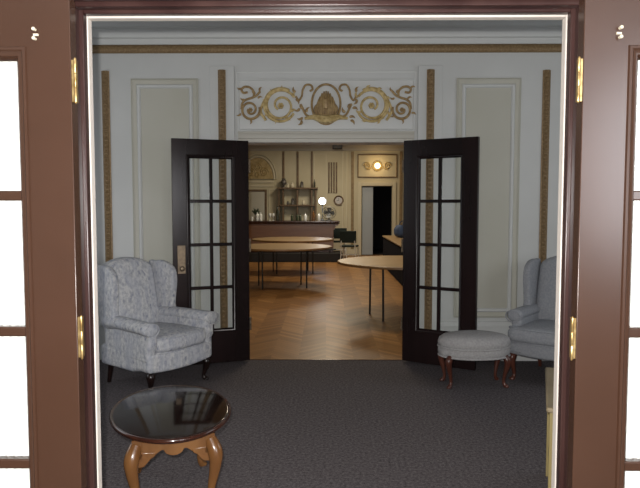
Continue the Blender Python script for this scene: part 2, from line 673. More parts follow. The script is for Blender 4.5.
# cornice above the gilded band
prof = [(WY - .001, 3.001), (WY - .03, 3.001), (WY - .035, 3.05), (WY - .06, 3.06), (WY - .07, 3.10), (WY - .075, 3.135), (WY - .11, 3.145), (WY - .13, 3.20),
        (WY - .19, 3.27), (WY - .20, 3.31), (WY - .26, 3.33), (WY - .34, 3.42), (WY - .36, 3.499), (WY - .001, 3.499)]
struct(MB().prism(prof, -3.499, 3.499, 'x').build('trim_3', M['trim_white'], ang=25))
# gilded band under the cornice
b = MB().prism([(WY - .001, 2.926), (WY - .02, 2.926), (WY - .034, 2.94), (WY - .038, 2.962), (WY - .03, 2.985), (WY - .018, 2.9995), (WY - .001, 2.9995)], -3.499, 3.499, 'x')
struct(b.build('trim_4', M['gold']))
# baseboards
for sg, nm in ((-1, 'left'), (1, 'right')):
    a, c = sorted((sg * 0.84, sg * 3.49))
    b = MB().box(a, c, WY - .022, WY - .001, 0, .33)
    b.prism([(WY - .001, .331), (WY - .03, .331), (WY - .03, .345), (WY - .014, .38), (WY - .001, .385)], a, c, 'x')
    struct(b.build('baseboard_' + nm, M['trim_white'], bevel=.003))
tn = 5
# pilaster boards with gilded reeded strips
for cx, board in ((-2.085, 0), (-0.978, 1), (0.978, 1), (2.07, 0)):
    if board:
        b = MB().box(cx - .115, cx + .115, WY - .036, WY - .001, 0, 2.80)
        struct(b.build('trim_%d' % tn, M['wall_white'], bevel=.004))
        tn += 1
    y = WY - (.0365 if board else .001)
    zb = .03 if board else .388
    b = MB().prism([(cx - .036, y), (cx - .036, y - .008), (cx - .026, y - .012), (cx - .018, y - .028), (cx + .018, y - .028), (cx + .026, y - .012), (cx + .036, y - .008), (cx + .036, y)], zb, 2.762, 'z')
    z = zb + .022
    while z < 2.75:       # beaded face
        b.lathe([(0, -.018), (.012, -.013), (.018, 0), (.012, .013), (0, .018)], cx, y - .027, z, n=8)
        z += .042
    struct(b.build('trim_%d' % tn, M['gold']))
    tn += 1
# wall panels: moulding outside, flat beige field inside
for x0, x1 in ((-1.845, -1.207), (1.228, 1.832)):
    b = MB().frame(x0, x1, .42, 2.69, [(0, 0.001), (0, .014), (.012, .022), (.024, .010), (.052, .006), (.052, 0.001)], WY)
    struct(b.build('trim_%d' % tn, M['wall_beige']))
    tn += 1
    b = MB().frame(x0 + .053, x1 - .053, .473, 2.637, [(0, 0.001), (0, .008), (.010, .020), (.026, .018), (.037, .005), (.037, 0.001)], WY)
    struct(b.build('trim_%d' % tn, M['trim_white']))
    tn += 1
    b = MB().box(x0 + .091, x1 - .091, WY - .004, WY - .0005, .511, 2.599)
    struct(b.build('trim_%d' % tn, M['wall_beige']))
    tn += 1
# thin panel lines around the frieze, and the doorway header
b = MB().frame(-.855, .855, 2.195, 2.76, [(0, .001), (0, .006), (.008, .010), (.016, .006), (.016, .001)], WY)
struct(b.build('trim_%d' % tn, M['trim_white']))
tn += 1
b = MB()
b.prism([(WY - .001, 2.094), (WY - .02, 2.094), (WY - .02, 2.125), (WY - .03, 2.13), (WY - .035, 2.165), (WY - .05, 2.18), (WY - .05, 2.192), (WY - .001, 2.192)], -.83, .83, 'x')
b.box(-.83, -OW - .002, WY - .02, WY - .001, 0, 2.093).box(OW + .002, .83, WY - .02, WY - .001, 0, 2.093)
struct(b.build('trim_%d' % tn, M['trim_cream'], bevel=.002))
tn += 1
struct(MB().box(-OW, OW, WY - .008, WY + .004, 0.0005, .004).build('trim_%d' % tn, M['mahogany_dark']))
tn += 1

# ------------------------------------------------------------------ SETTING: far hall
FY = 18.5
struct(MB().box(-5, 5, WY, 21.5, -0.1, 0.0).build('floor_far', M['parquet']))
struct(MB().box(-5, 5, 6.18, 21.5, 3.4, 3.5).build('ceiling_far', M['ceiling']))
struct(MB().box(-5.1, -5, 6.18, 21.5, 0, 3.4).build('wall_far_left', M['far_wall']))
struct(MB().box(5, 5.1, 6.18, 21.5, 0, 3.4).build('wall_far_right', M['far_wall']))
struct(MB().box(-5, -3.6, 6.08, 6.18, 0, 3.4).box(3.6, 5, 6.08, 6.18, 0, 3.4).build('wall_far_front', M['far_wall']))
DX0, DX1, DZ = 1.06, 1.97, 2.06
b = MB().box(-5, DX0, FY, FY + .2, 0, 3.4).box(DX1, 5, FY, FY + .2, 0, 3.4).box(DX0, DX1, FY, FY + .2, DZ, 3.4)
struct(b.build('wall_far_back', M['far_wall']))
# dark passage behind the far doorway
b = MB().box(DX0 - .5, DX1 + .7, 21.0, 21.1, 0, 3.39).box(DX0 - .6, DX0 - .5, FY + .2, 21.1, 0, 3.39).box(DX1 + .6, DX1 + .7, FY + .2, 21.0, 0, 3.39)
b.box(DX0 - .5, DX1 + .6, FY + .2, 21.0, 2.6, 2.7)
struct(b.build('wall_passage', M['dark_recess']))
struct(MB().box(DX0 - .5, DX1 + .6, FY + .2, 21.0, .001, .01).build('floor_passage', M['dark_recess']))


def trim(b, m, bevel=0.0):
    global tn
    o = struct(b.build('trim_%d' % tn, m, bevel=bevel))
    tn += 1
    return o


trim(MB().prism([(FY - .001, 3.10), (FY - .05, 3.10), (FY - .06, 3.16), (FY - .16, 3.30), (FY - .18, 3.399), (FY - .001, 3.399)], -4.99, 4.99, 'x'), M['far_crown'])
trim(MB().box(-4.99, 1.0, FY - .03, FY - .001, 0, .18).box(2.1, 4.99, FY - .03, FY - .001, 0, .18), M['far_trim'])
# far doorway casing, overdoor panel
trim(MB().box(DX0 - .11, DX0 - .005, FY - .04, FY - .001, 0, DZ + .12).box(DX1 + .005, DX1 + .11, FY - .04, FY - .001, 0, DZ + .12).box(DX0 - .005, DX1 + .005, FY - .04, FY - .001, DZ + .005, DZ + .12), M['far_trim'], .008)
trim(MB().frame(.93, 2.11, 2.31, 3.0, [(0, .001), (0, .03), (.018, .035), (.03, .02), (.03, .001)], FY), M['far_brown'])
for x in (.78, 2.22):
    trim(MB().box(x - .04, x + .04, FY - .035, FY - .001, .19, 3.08), M['far_strip'], .008)
for x in (.50, .62):
    trim(MB().box(x - .02, x + .02, FY - .03, FY - .001, .19, 3.08), M['far_trim'], .006)
# brown reeded wall strips
for x in (-1.26, -.84, -.42):
    trim(MB().box(x - .028, x + .028, FY - .04, FY - .001, 1.95, 3.08), M['far_brown'], .006)
b = MB()
for i in range(4):
    x = .085 + i * .075
    b.box(x - .021, x + .021, FY - .05, FY - .001, 1.86, 2.76)
trim(b, M['far_brown'], .008)
# left: string courses and pilaster mouldings
trim(MB().box(-2.9, -1.55, FY - .04, FY - .001, 2.16, 2.22).box(-2.9, -1.55, FY - .03, FY - .001, 2.04, 2.09), M['far_trim'], .006)
trim(MB().frame(-1.70, -1.42, 1.0, 1.98, [(0, .001), (0, .02), (.03, .02), (.03, .001)], FY), M['far_trim'])
trim(MB().frame(-.36, .02, 1.1, 3.02, [(0, .001), (0, .02), (.03, .02), (.03, .001)], FY), M['far_trim'])


# ------------------------------------------------------------------ FRENCH DOORS
def french_door(name, label, loc, rz, mats, sheer_side=0, handle=False, catch=False, hinges='brass', hinge_side=1):
    """leaf from the hinge (x = 0) out to x = width; thickness on y; glass two by four"""
    t = thing(name, label, 'door', loc, rz)
    Wd, H, th = 0.708, 2.088, 0.022
    s, top, bot = 0.150, 1.925, 0.318
    f = MB()
    f.ring(0, Wd, .006, H, s, Wd - s, bot, top, -th, th)
    fr = f.build('frame', mats, t, bevel=.003)
    g = MB()
    # sticking: sloped moulding around the glass on both faces
    for sg in (-1, 1):
        g.frame(s - .024, Wd - s + .024, bot - .024, top + .024,
                [(0, .0221), (.003, .028), (.010, .029), (.016, .0235), (.026, .0225), (.034, .012), (.036, .004), (.0245, .004)], 0, sg)
    g.build('glass_bead', mats, fr)
    b = MB()
    xm, mw = Wd / 2, .0145
    b.box(xm - mw, xm + mw, -.016, .016, bot, top)
    for i in (1, 2, 3):
        z = bot + (top - bot) * i / 4
        b.box(s, xm - mw, -.016, .016, z - mw, z + mw).box(xm + mw, Wd - s, -.016, .016, z - mw, z + mw)
    b.build('muntin', mats, t, bevel=.004)
    MB().box(s + .0005, Wd - s - .0005, -.002, .002, bot + .0005, top - .0005).build('glazing', M['glass'], t)
    for z in (.36, 1.106, 1.852):
        h = MB()
        h.lathe([(.0, -.067), (.003, -.064), (.0045, -.060), (.0045, -.022), (.003, -.020), (.0045, -.018), (.0045, .018), (.003, .020), (.0045, .022), (.0045, .060), (.003, .064), (0, .067)], -.012, hinge_side * .022, z, 12)
        h.box(-.0105, -.0005, min(0, hinge_side * .02), max(0, hinge_side * .02), z - .06, z + .06)
        h.build('hinge', M[hinges], t)
    if sheer_side:
        nx, nz = 90, 2
        c = MB()
        rows = []
        for off in (0.0, .0015):
            for k in range(nz):
                row = []
                for i in range(nx + 1):
                    x = s - .03 + (Wd - 2 * s + .06) * i / nx
                    y = sheer_side * (.0135 - off + .0035 * math.sin(i * 1.35) * (1 + .3 * math.sin(i * .37)))
                    row.append(c.bm.verts.new((x if False else min(max(x, s + .002), Wd - s - .002), y, bot + .004 + (top - bot - .008) * k)))
                rows.append(row)
        for a, d in ((0, 1), (2, 3)):
            for i in range(nx):
                c.bm.faces.new((rows[a][i], rows[a][i + 1], rows[d][i + 1], rows[d][i]))
        c.build('sheer_curtain', M['sheer'], t, ang=80)
    if handle:
        h = MB()
        hx = Wd - .075
        for sg in (-1, 1):
            a, bb = sorted((sg * .0222, sg * .027))
            h.box(hx - .036, hx + .036, a, bb, .86, 1.12)
        hp = h.build('handle_plate', M['old_brass'], t, bevel=.004)
        for sg in (-1, 1):
            k = MB()
            k.lathe([(0, 0), (.018, 0), (.010, .012), (.010, .022), (.022, .030), (.024, .042), (.015, .052), (0, .054)], 0, 0, 0, 16,
                    mtx=Matrix.Translation((hx, sg * .0265, .91)) @ Matrix.Rotation(R(-90 * sg), 4, 'X'))
            k.build('knob', M['old_brass'], hp)
    if catch:
        k = MB()
        for dz in (-.012, .014):
            k.lathe([(0, 0), (.004, 0), (.003, .005), (.005, .008), (.0055, .012), (.004, .015), (0, .016)], 0, 0, 0, 12,
                    mtx=Matrix.Translation((.100, -hinge_side * -.0222, 1.982 + dz)) @ Matrix.Rotation(R(-90 * hinge_side), 4, 'X'))
        a, bb = sorted((hinge_side * .0221, hinge_side * .027))
        k.box(.090, .104, a, bb, 1.978, 1.984)
        k.build('catch_pin', M['cream_ceramic'], t)
    return t


# near pair: folded right back against the near wall, sheers behind the glass
french_door('french_door', 'brown glazed door with white sheer curtain, folded back at the left of the outer doorway', (-0.732, 1.822, 0.004), PI, M['brown_paint'],
            sheer_side=-1, catch=True, hinge_side=1)
french_door('french_door', 'brown glazed door with white sheer curtain, folded back at the right of the outer doorway', (0.732, 1.822, 0.004), 0, M['brown_paint'],
            sheer_side=1, catch=True, hinge_side=-1)
# inner pair, nearly black, swung into the lounge
french_door('french_door', 'near-black glazed door with a lever plate, standing open beside the patterned armchair', (-0.735, 5.872, 0.012), PI + R(21), M['dark_door'],
            handle=True, hinges='old_brass', hinge_side=1)
french_door('french_door', 'near-black glazed door standing open behind the oval grey footstool', (0.738, 5.872, 0.012), -R(31), M['dark_door'],
            hinges='old_brass', hinge_side=-1)


# ------------------------------------------------------------------ GILDED FRIEZE
def frieze():
    t = thing('gilded_relief', 'long gilded scrollwork relief with a central medallion, above the inner doorway', 'wall relief', (0, WY, 0))
    X = lambda px: (px - 326.4) * .00941
    Z = lambda py: 2.203 + (130 - py) * .00936
    b = MB().box(-.835, .835, -.010, -.0015, 2.20, 2.685)
    b.build('backing_panel', M['trim_white'], t)
    MB().frame(-.838, .838, 2.197, 2.688, [(0, .001), (0, .016), (.012, .020), (.022, .0105), (.022, .001)], 0).build('panel_border', M['wall_white'], t)
    y = -.024

    def spiral(b, cx, cz, r0, r1, a0, turns, sg, rad0, rad1, n=46):
        pts, rr = [], []
        for i in range(n + 1):
            k = i / n
            a = a0 + sg * turns * 2 * PI * k
            r = r0 + (r1 - r0) * k ** 1.35
            pts.append((cx + r * math.cos(a), y - .004, cz + r * math.sin(a)))
            rr.append(rad0 + (rad1 - rad0) * k)
        b.tube(pts, rr, 8, (1, 1.1, 1))
        return b

    def leaf(b, cx, cz, a, L, wd):
        """pointed acanthus lobe"""
        m = Matrix.Translation((cx, y, cz)) @ Matrix.Rotation(-a, 4, 'Y')
        pts = [(L * q, 0, .25 * L * math.sin(q * PI)) for q in (0, .2, .4, .6, .8, 1)]
        b.tube(pts, [wd * .5, wd, wd * .9, wd * .75, wd * .45, wd * .1], 8, (1, .9, 1), mtx=m)
        return b

    def rosette(b, cx, cz, r):
        for i in range(6):
            a = i * PI / 3
            b.lathe([(0, -.5 * r), (.38 * r, -.25 * r), (.42 * r, 0), (.38 * r, .25 * r), (0, .5 * r)], cx + .6 * r * math.cos(a), y - .003, cz + .6 * r * math.sin(a), 8)
        b.lathe([(0, -.5 * r), (.4 * r, 0), (0, .5 * r)], cx, y - .008, cz, 8)
        return b

    for sg in (-1, 1):
        mx = lambda px: X(px) if sg < 0 else -X(px)
        flip = (lambda a: a) if sg < 0 else (lambda a: PI - a)
        d = -1 if sg < 0 else 1
        # large scroll
        b = MB()
        spiral(b, mx(281), Z(105.5), .150, .040, flip(R(35)), 1.55, -d, .013, .011)
        spiral(b, mx(281), Z(105.5), .158, .140, flip(R(60)), .75, -d, .019, .012)
        rosette(b, mx(281), Z(105.5), .030)
        for a, r_, L in ((110, .15, .05), (75, .155, .05), (30, .15, .06), (200, .15, .05), (240, .14, .05), (290, .13, .05), (150, .15, .045), (330, .115, .05)):
            aa = flip(R(a))
            leaf(b, mx(281) + r_ * math.cos(aa), Z(105.5) + r_ * math.sin(aa), aa - d * .9, L, .014)
        # linking stem to small scroll
        b.tube(spline([(mx(266), y, Z(98)), (mx(262), y, Z(106)), (mx(261), y, Z(112)), (mx(266), y, Z(120))], 6), .013, 8)
        b.build('scroll', M['gold_bright'], t)
        # small outer scroll with curl above
        b = MB()
        spiral(b, mx(250.5), Z(109.5), .092, .018, flip(R(15)), 1.6, -d if False else d * 1, .013, .010)
        rosette(b, mx(250.5), Z(109.5), .022)
        b.tube(spline([(mx(241.5), y, Z(109)), (mx(242.5), y, Z(103)), (mx(246), y, Z(99.5)), (mx(252), y, Z(97.5)), (mx(257), y, Z(95)), (mx(260.5), y, Z(91))], 6), .011, 8)
        b.tube(spline([(mx(254), y, Z(97)), (mx(254), y, Z(91.5)), (mx(250.5), y, Z(87.5)), (mx(245.5), y, Z(86.5)), (mx(242), y, Z(89)), (mx(243.5), y, Z(92.5)), (mx(248), y, Z(92))], 6), .011, 8)
        for px, py, a in ((258, 98, 10), (242, 88, 170), (250.5, 119, 265), (241, 113, 200), (260, 91, 60), (256, 93, 140), (245, 99, 160), (258, 114, 330)):
            leaf(b, mx(px), Z(py), flip(R(a)), .045, .011)
        b.build('scroll', M['gold_dark'], t)
        # curl beside the medallion
        b = MB()
        b.tube(spline([(mx(296), y, Z(96)), (mx(299), y, Z(100)), (mx(302), y, Z(96)), (mx(303), y, Z(90)), (mx(306), y, Z(85)), (mx(311), y, Z(85)), (mx(313), y, Z(89)), (mx(310), y, Z(91))], 6), .010, 8)
        b.tube(spline([(mx(311), y, Z(117)), (mx(306), y, Z(114)), (mx(303), y, Z(108)), (mx(301), y, Z(104))], 6), .011, 8)
        for px, py, a in ((304, 108, 130), (303, 117, 190), (302, 120, 230), (300, 108, 200), (296, 92, 110), (296, 99, 300), (307, 112, 60)):
            leaf(b, mx(px), Z(py), flip(R(a)), .055, .014)
        b.build('scroll', M['gold_dark'], t)
    # medallion: oval ring, fluted dome, swag base
    b = MB()
    pts = [(.135 * math.cos(a), y, Z(104) + .185 * math.sin(a)) for a in [2 * PI * i / 40 for i in range(40)]]
    b.tube(pts, .011, 8, close=True)
    b.build('medallion_ring', M['gold_dark'], t)
    b = MB()
    for i in range(9):
        k = (i - 4) / 4
        h = .215 * math.sqrt(max(0.05, 1 - k * k * .75))
        pts = spline([(k * .085, y, Z(115)), (k * .10, y - .012, Z(115) + h * .55), (k * .075, y - .004, Z(115) + h * 1.05)], 6)
        b.tube(pts, spline_r([.012, .017, .007], 6), 8, (1, 1.2, 1))
    b.lathe([(0, -.05), (.03, -.04), (.042, 0), (.034, .045), (0, .062)], 0, y - .016, Z(104), 14, sy=.6)
    b.build('medallion', M['gold_dark'], t)
    b = MB()
    b.tube(spline([(X(305), y, Z(118)), (X(314), y - .016, Z(117)), (X(320), y - .022, Z(118.5)), (X(326.4), y - .026, Z(119.5)), (X(333), y - .022, Z(118.5)), (X(339), y - .016, Z(117)), (X(348), y, Z(118))], 6),
           spline_r([.012, .026, .036, .040, .036, .026, .012], 6), 8)
    b.build('swag', M['gold_bright'], t)


frieze()


# ------------------------------------------------------------------ UPHOLSTERED CHAIRS
def cabriole(b, x, y, z0, z1, dx, dy, r=.03, out=.03):
    """curved leg from (x,y,z1) down to z0, knee and foot swinging along (dx,dy)"""
    H = z1 - z0
    P = [(0, 1.0, .95), (.75, .86, 1.15), (.75, .70, .95), (.15, .42, .62), (-.18, .20, .48), (.10, .08, .60), (.55, .025, .80), (.55, 0, .75)]
    pts = spline([(x + dx * out * a, y + dy * out * a, z0 + H * h) for a, h, _ in P], 5)
    b.tube(pts, spline_r([r * q for _, _, q in P], 5), 12)
    return b


def wing_chair(name, label, loc, rz, fab, legm, tcush=False, low=.17):
    """faces -Y; origin on the floor under the middle of the seat"""
    t = thing(name, label, 'armchair', loc, rz)
    sk = lambda y: 1.0 - .16 * max(0, (y + .33) / .66)     # plan narrows to the back
    # seat rail / upholstered base
    b = MB()
    b.soft(0, -.005, (low + .34) / 2, .66, .64, .34 - low, .03, lambda p, u, v, w: Vector((p.x * sk(p.y), p.y - (.012 * (1 - u * u) if v < -.5 else 0), p.z + (.022 * u * u if w < -.5 and v < -.4 else 0))))
    b.build('seat_base', fab, t)
    # loose cushion
    ear = lambda y: 1.0 + (.27 * min(1, max(0, (-.20 - y) / .05)) if tcush else 0)
    ay = .13 if tcush else 0
    b = MB()
    b.soft(0, -.055, .395, .51, .58, .13, .05, lambda p, u, v, w: Vector((p.x * (1 - .10 * max(0, v)) * ear(p.y - .055), p.y - (.02 * (1 - u * u) if v < 0 else 0), p.z + (.022 * (1 - u * u) * (1 - v * v) if w > 0 else 0))))
    cu = b.build('seat_cushion', fab, t)
    b = MB()
    for z in (.338, .452):
        pts = []
        for i in range(48):
            a = 2 * PI * i / 48
            c, s_ = math.cos(a), math.sin(a)
            e = .28
            px = .256 * math.copysign(abs(c) ** e, c)
            py = .291 * math.copysign(abs(s_) ** e, s_)
            pts.append((px * (1 - .10 * max(0, py / .29)) * ear(-.055 + py), -.055 + py - (.02 * (1 - (px / .256) ** 2) if py < 0 else 0), z))
        b.tube(pts, .006, 6, close=True)
    b.build('piping', fab, cu)
    # back
    rake = lambda z: .16 * max(0, z - .34)

    def bk(p, u, v, w):
        z = p.z
        top = .045 * (1 - u * u) ** 1.0 - .03 * abs(u) ** 3
        z += top * max(0, w)
        bulge = -.035 * (1 - u * u) * (1 - w * w) if v < 0 else 0
        return Vector((p.x * (1 - .06 * max(0, w)), p.y + bulge + rake(z + .66), z))
    MB().soft(0, .235, .66, .50, .13, .68, .045, bk, mid=10).build('backrest', fab, t)
    # wings and arms
    for sg in (-1, 1):
        pr = [(.06, .50), (.09, .60), (.085, .70), (.075, .79), (.075, .87), (.095, .94), (.15, .985), (.22, 1.005), (.30, 1.0), (.345, .985), (.31, .78), (.27, .50)]
        pr = [(p.x, p.y) for p in spline([(a, c, 0) for a, c in pr + pr[:1]], 4)[:-1]]
        b = MB()
        n = len(pr)
        A, B, Cc, D = [], [], [], []
        cy_, cz_ = .17, .76
        lay = []
        for off, sc in ((-.030, .90), (-.026, .97), (-.012, 1.0), (.012, 1.0), (.026, .97), (.030, .90)):
            ring = []
            for a, c in pr:
                yy, zz = cy_ + (a - cy_) * sc, cz_ + (c - cz_) * sc
                fx = .262 + .035 * max(0, (cy_ + .15 - yy)) / .3 + .012 * (zz - .5)
                ring.append(b.bm.verts.new((sg * (fx + off), yy, zz)))
            lay.append(ring)
        for P_, Q_ in zip(lay, lay[1:]):
            for i in range(n):
                j = (i + 1) % n
                b.bm.faces.new((P_[i], P_[j], Q_[j], Q_[i]))
        b.bm.faces.new(lay[0][::-1])
        b.bm.faces.new(lay[-1])
        b.build('wing', fab, t, ang=50)
        b = MB()
        b.soft(sg * .292, -.04 + ay / 2, .40, .085, .60 - ay, .27, .03, lambda p, u, v, w: Vector((p.x - sg * .055 * max(0, (p.y + .30) / .6), p.y + (.02 if v < -.8 and w < 0 else 0), p.z)))
        # rolled arm top, drooping a little to the back, with scroll front
        pts = [(sg * (.312 - .055 * max(0, (yy + .34) / .6)), yy, .535 + .01 * math.sin((yy + .34) * 4)) for yy in [-.335 + ay + (.55 - ay) * i / 10 for i in range(11)]]
        b.tube([(pts[0][0], pts[0][1] - .012, pts[0][2])] + pts, [.050] + [.064] + [.062] * 10, 16, (1.05, 1, .85))
        b.build('arm', fab, t, ang=60)
        b = MB()
        pts = [(sg * .312 + .060 * math.cos(a), -.352 + ay, .535 + .050 * math.sin(a)) for a in [2 * PI * i / 24 for i in range(24)]]
        b.tube(pts, .005, 6, close=True)
        b.build('arm_piping', fab, t)
    for sg in (-1, 1):
        b = MB()
        cabriole(b, sg * .275, -.275, 0, low + .015, sg * .6, -.8, .030, .026)
        b.build('leg', legm, t)
        b = MB()
        b.tube([(sg * .215, .26, low + .015), (sg * .215, .27, .12), (sg * .215, .295, 0)], [.026, .022, .016], 8, square=True)
        b.build('leg', legm, t)
    return t


wing_chair('wing_armchair', 'pale blue-grey patterned wing armchair with dark legs, left of the inner doorway', (-1.455, 5.18, 0), R(56), M['damask'], M['dark_leg']).scale = (1.06, 1.06, 1.0)
wing_chair('wing_armchair', 'plain slate-grey wing armchair, partly cut off by the right door frame', (2.005, 5.36, 0), R(-35), M['blue_grey_fabric'], M['red_leg'], True, .21)


def footstool():
    t = thing('footstool', 'oval warm-grey upholstered footstool on short reddish wooden legs', 'footstool', (1.24, 5.14, 0), R(4))
    sx, sy = .308, .205
    b = MB().lathe([(0, .438), (.35, .436), (.65, .430), (.85, .417), (.955, .396), (.985, .368), (.985, .350), (.95, .328), (0, .328)][::-1], n=48, sx=sx, sy=sy)
    b.build('cushion', M['grey_fabric'], t, ang=60)
    b = MB().lathe([(0, .25), (.93, .25), (.965, .26), (.985, .285), (.98, .316), (.95, .327), (0, .327)], n=48, sx=sx, sy=sy)
    b.build('upholstered_band', M['grey_fabric'], t, ang=60)
    b = MB()
    for z, k in ((.3275, .978), (.253, .965)):
        b.tube([(sx * k * math.cos(a), sy * k * math.sin(a), z) for a in [2 * PI * i / 48 for i in range(48)]], .008, 8, close=True)
    b.build('piping', M['grey_fabric'], t)
    for x in (-1, 1):
        for y in (-1, 1):
            b = MB()
            cabriole(b, x * .225, y * .105, 0, .26, x * .85, y * .5, .026, .03)
            b.build('leg', M['red_leg'], t)


footstool()


# ------------------------------------------------------------------ COFFEE TABLE
def coffee_table():
    t = thing('coffee_table', 'oval coffee table with glossy dark top and honey-coloured curved legs', 'coffee table', (-.795, 3.12, 0), R(16))
    sx, sy = .302, .435
    b = MB().lathe([(0, .430), (.96, .430), (.985, .434), (1.0, .442), (1.0, .450), (.985, .4555), (.965, .4545), (.945, .4525)], n=64, sx=sx, sy=sy)
    b.build('top_rim', M['top_rim'], t, ang=50)
    b = MB().lathe([(0, .4515), (.944, .4515), (.944, .4540), (.938, .4548), (0, .4548)], n=64, sx=sx, sy=sy)
    b.build('tabletop', M['dark_top'], t)
    # scalloped aprons
    lx, ly = .165, .315

    def apron(L):
        top = [(-L, .429), (L, .429)]
        low = []
        for i in range(25):
            k = 1 - 2 * i / 24
            a = abs(k)
            z = .362 - .020 * math.cos(min(1, a / .35) * PI / 2) - .012 * math.cos(a * 3 * PI) * (a > .33) - .028 * max(0, (a - .75) / .25) ** 2
            low.append((L * k, z))
        return top + low
    for sg in (-1, 1):
        b = MB().prism(apron(lx - .022), -.011, .011, 'y', Matrix.Translation((0, sg * (ly + .008), 0)))
        b.build('apron', M['honey'], t, bevel=.002)
        b = MB().prism(apron(ly - .022), -.011, .011, 'y', Matrix.Translation((sg * (lx + .008), 0, 0)) @ Matrix.Rotation(R(90), 4, 'Z'))
        b.build('apron', M['honey'], t, bevel=.002)
    for x in (-1, 1):
        for y in (-1, 1):
            b = MB()
            b.box(x * lx - .022, x * lx + .022, y * ly - .022, y * ly + .022, .34, .4295)
            cabriole(b, x * (lx + .002), y * (ly + .002), 0, .40, x * .71, y * .71, .031, .040)
            b.build('leg', M['honey'], t, ang=45)
            b = MB()
            for ax in (0, 1):     # carved knee brackets
                m = Matrix.Translation((x * lx, y * ly, 0)) @ (Matrix.Scale(-x, 4, (1, 0, 0)) if ax == 0 else Matrix.Identity(4))
                pts = [(.0, .372), (.085, .366), (.078, .346), (.060, .336), (.046, .318), (.030, .302), (.0, .298)]
                if ax == 0:
                    b.prism([(-x * p, z) for p, z in pts], -.014, .014, 'y', Matrix.Translation((x * lx, y * (ly + .008), 0)))
                else:
                    b.prism([(-y * p, z) for p, z in pts], -.014, .014, 'x', Matrix.Translation((x * (lx + .008), y * ly, 0)))
            b.build('knee_bracket', M['honey'], t, bevel=.004)


coffee_table()


# ------------------------------------------------------------------ PALE END TABLE behind the right jamb
def end_table():
    t = thing('end_table', 'pale wooden end table mostly hidden behind the right door jamb', 'side table', (1.30, 3.0, 0), R(-19))
    MB().box(-.21, .21, -.37, .37, .575, .60).build('tabletop', M['pale_wood'], t, bevel=.008)
    MB().box(-.185, .185, -.345, .345, .46, .574).build('apron', M['pale_wood_side'], t, bevel=.003)
    for x in (-1, 1):
        for y in (-1, 1):
            MB().prism([(x * .15, y * .31), (x * .195, y * .31), (x * .195, y * .355), (x * .15, y * .355)], 0, .5745, 'z').build('leg', M['pale_wood_side'], t, bevel=.003)
    MB().box(-.185, .185, -.345, .345, .14, .16).build('lower_shelf', M['pale_wood_side'], t, bevel=.003)


end_table()


# ------------------------------------------------------------------ FAR HALL FURNITURE
def banquet_table():
    t = thing('round_table', 'round tan banquet table on thin black legs, nearest in the far hall', 'table', (1.06, 8.3, 0), R(14), 'round folding tables in the far hall')
    MB().lathe([(0, .722), (.895, .722), (.90, .726), (.90, .746), (.895, .750), (0, .750)], n=64).build('tabletop', M['table_tan'], t)
    MB().lathe([(.901, .720), (.907, .724), (.907, .748), (.901, .7525), (.8975, .751), (.9005, .746), (.9005, .724), (.901, .720)], n=64, cap=False).build('edge_band', M['table_edge'], t)
    for sg in (-1, 1):
        for x in (-1, 1):
            MB().tube([(x * .40, sg * .26, .70), (x * .40, sg * .28, 0)], .014, 10).build('leg', M['black_metal'], t)
        MB().tube([(-.40, sg * .26, .70), (.40, sg * .26, .70)], .012, 8).build('leg_brace', M['black_metal'], t)
        MB().box(-.44, .44, sg * .26 - .012, sg * .26 + .012, .690, .7215).build('under_rail', M['black_metal'], t)
    return t


bt = banquet_table()
dup(bt, (-.80, 11.3, 0), R(13), 'round tan banquet table, second from the doorway, in front of another at the bar')
dup(bt, (-.74, 13.75, 0), R(13), 'round tan banquet table closest to the dark wooden bar')


def bar_counter():
    t = thing('bar_counter', 'long dark mahogany bar counter with overhanging top and black step', 'bar counter', (0, 0, 0))
    MB().box(-3.6, .20, 16.55, 17.15, .24, 1.0).build('body', M['mahogany'], t, bevel=.006)
    MB().prism([(16.5495, .24), (16.52, .24), (16.52, .32), (16.5495, .35)], -3.6, .20, 'x').build('plinth_moulding', M['mahogany_dark'], t)
    b = MB().prism([(16.40, 1.04), (16.40, 1.075), (17.22, 1.075), (17.22, 1.04), (17.18, 1.02), (17.151, 1.0005), (16.549, 1.0005), (16.45, 1.02)], -3.6, .36, 'x')
    b.build('counter_top', M['mahogany_dark'], t, bevel=.006)
    MB().prism([(.201, .84), (.201, 1.0), (.34, 1.0), (.33, .96), (.26, .93), (.23, .84)], 16.6, 17.1, 'y').build('bracket', M['mahogany'], t)
    b = MB().box(-3.6, .44, 16.22, 17.15, 0, .238)
    b.build('step', M['bar_step'], t, bevel=.01)
    MB().tube([(-3.6, 16.30, .33), (.26, 16.30, .33)], .022, 10).build('foot_rail', M['bar_step'], t)
    for x in (-3.0, -2.0, -1.0, .1):
        MB().tube([(x, 16.30, .325), (x, 16.30, .238)], .014, 8).build('rail_post', M['bar_step'], t)
    return t


bar_counter()


def bar_shelves():
    t = thing('shelf_unit', 'dark brown open shelf unit against the cream wall behind the bar', 'shelf', (0, 0, 0))
    for x in (-1.38, -1.26, -.84, -.42, -.30):
        wd = .022
        MB().box(x - wd, x + wd, 18.20, 18.45, 0, 1.985 if x in (-1.38, -.30) else 1.945).build('upright', M['far_brown'], t, bevel=.004)
    for z in (1.97, 1.47):
        b = MB()
        b.box(-1.44, -.24, 18.14, 18.455, z, z + .04) if z > 1.9 else b.box(-1.357, -.323, 18.16, 18.455, z, z + .04)
        b.build('shelf', M['far_brown'], t, bevel=.004)
    MB().box(-3.4, -.15, 18.0, 18.19, 0, .92).build('cupboard', M['mahogany'], t, bevel=.006)
    MB().box(-3.45, -.10, 17.95, 18.195, .921, .96).build('cupboard_top', M['mahogany_dark'], t, bevel=.006)
    return t


bar_shelves()

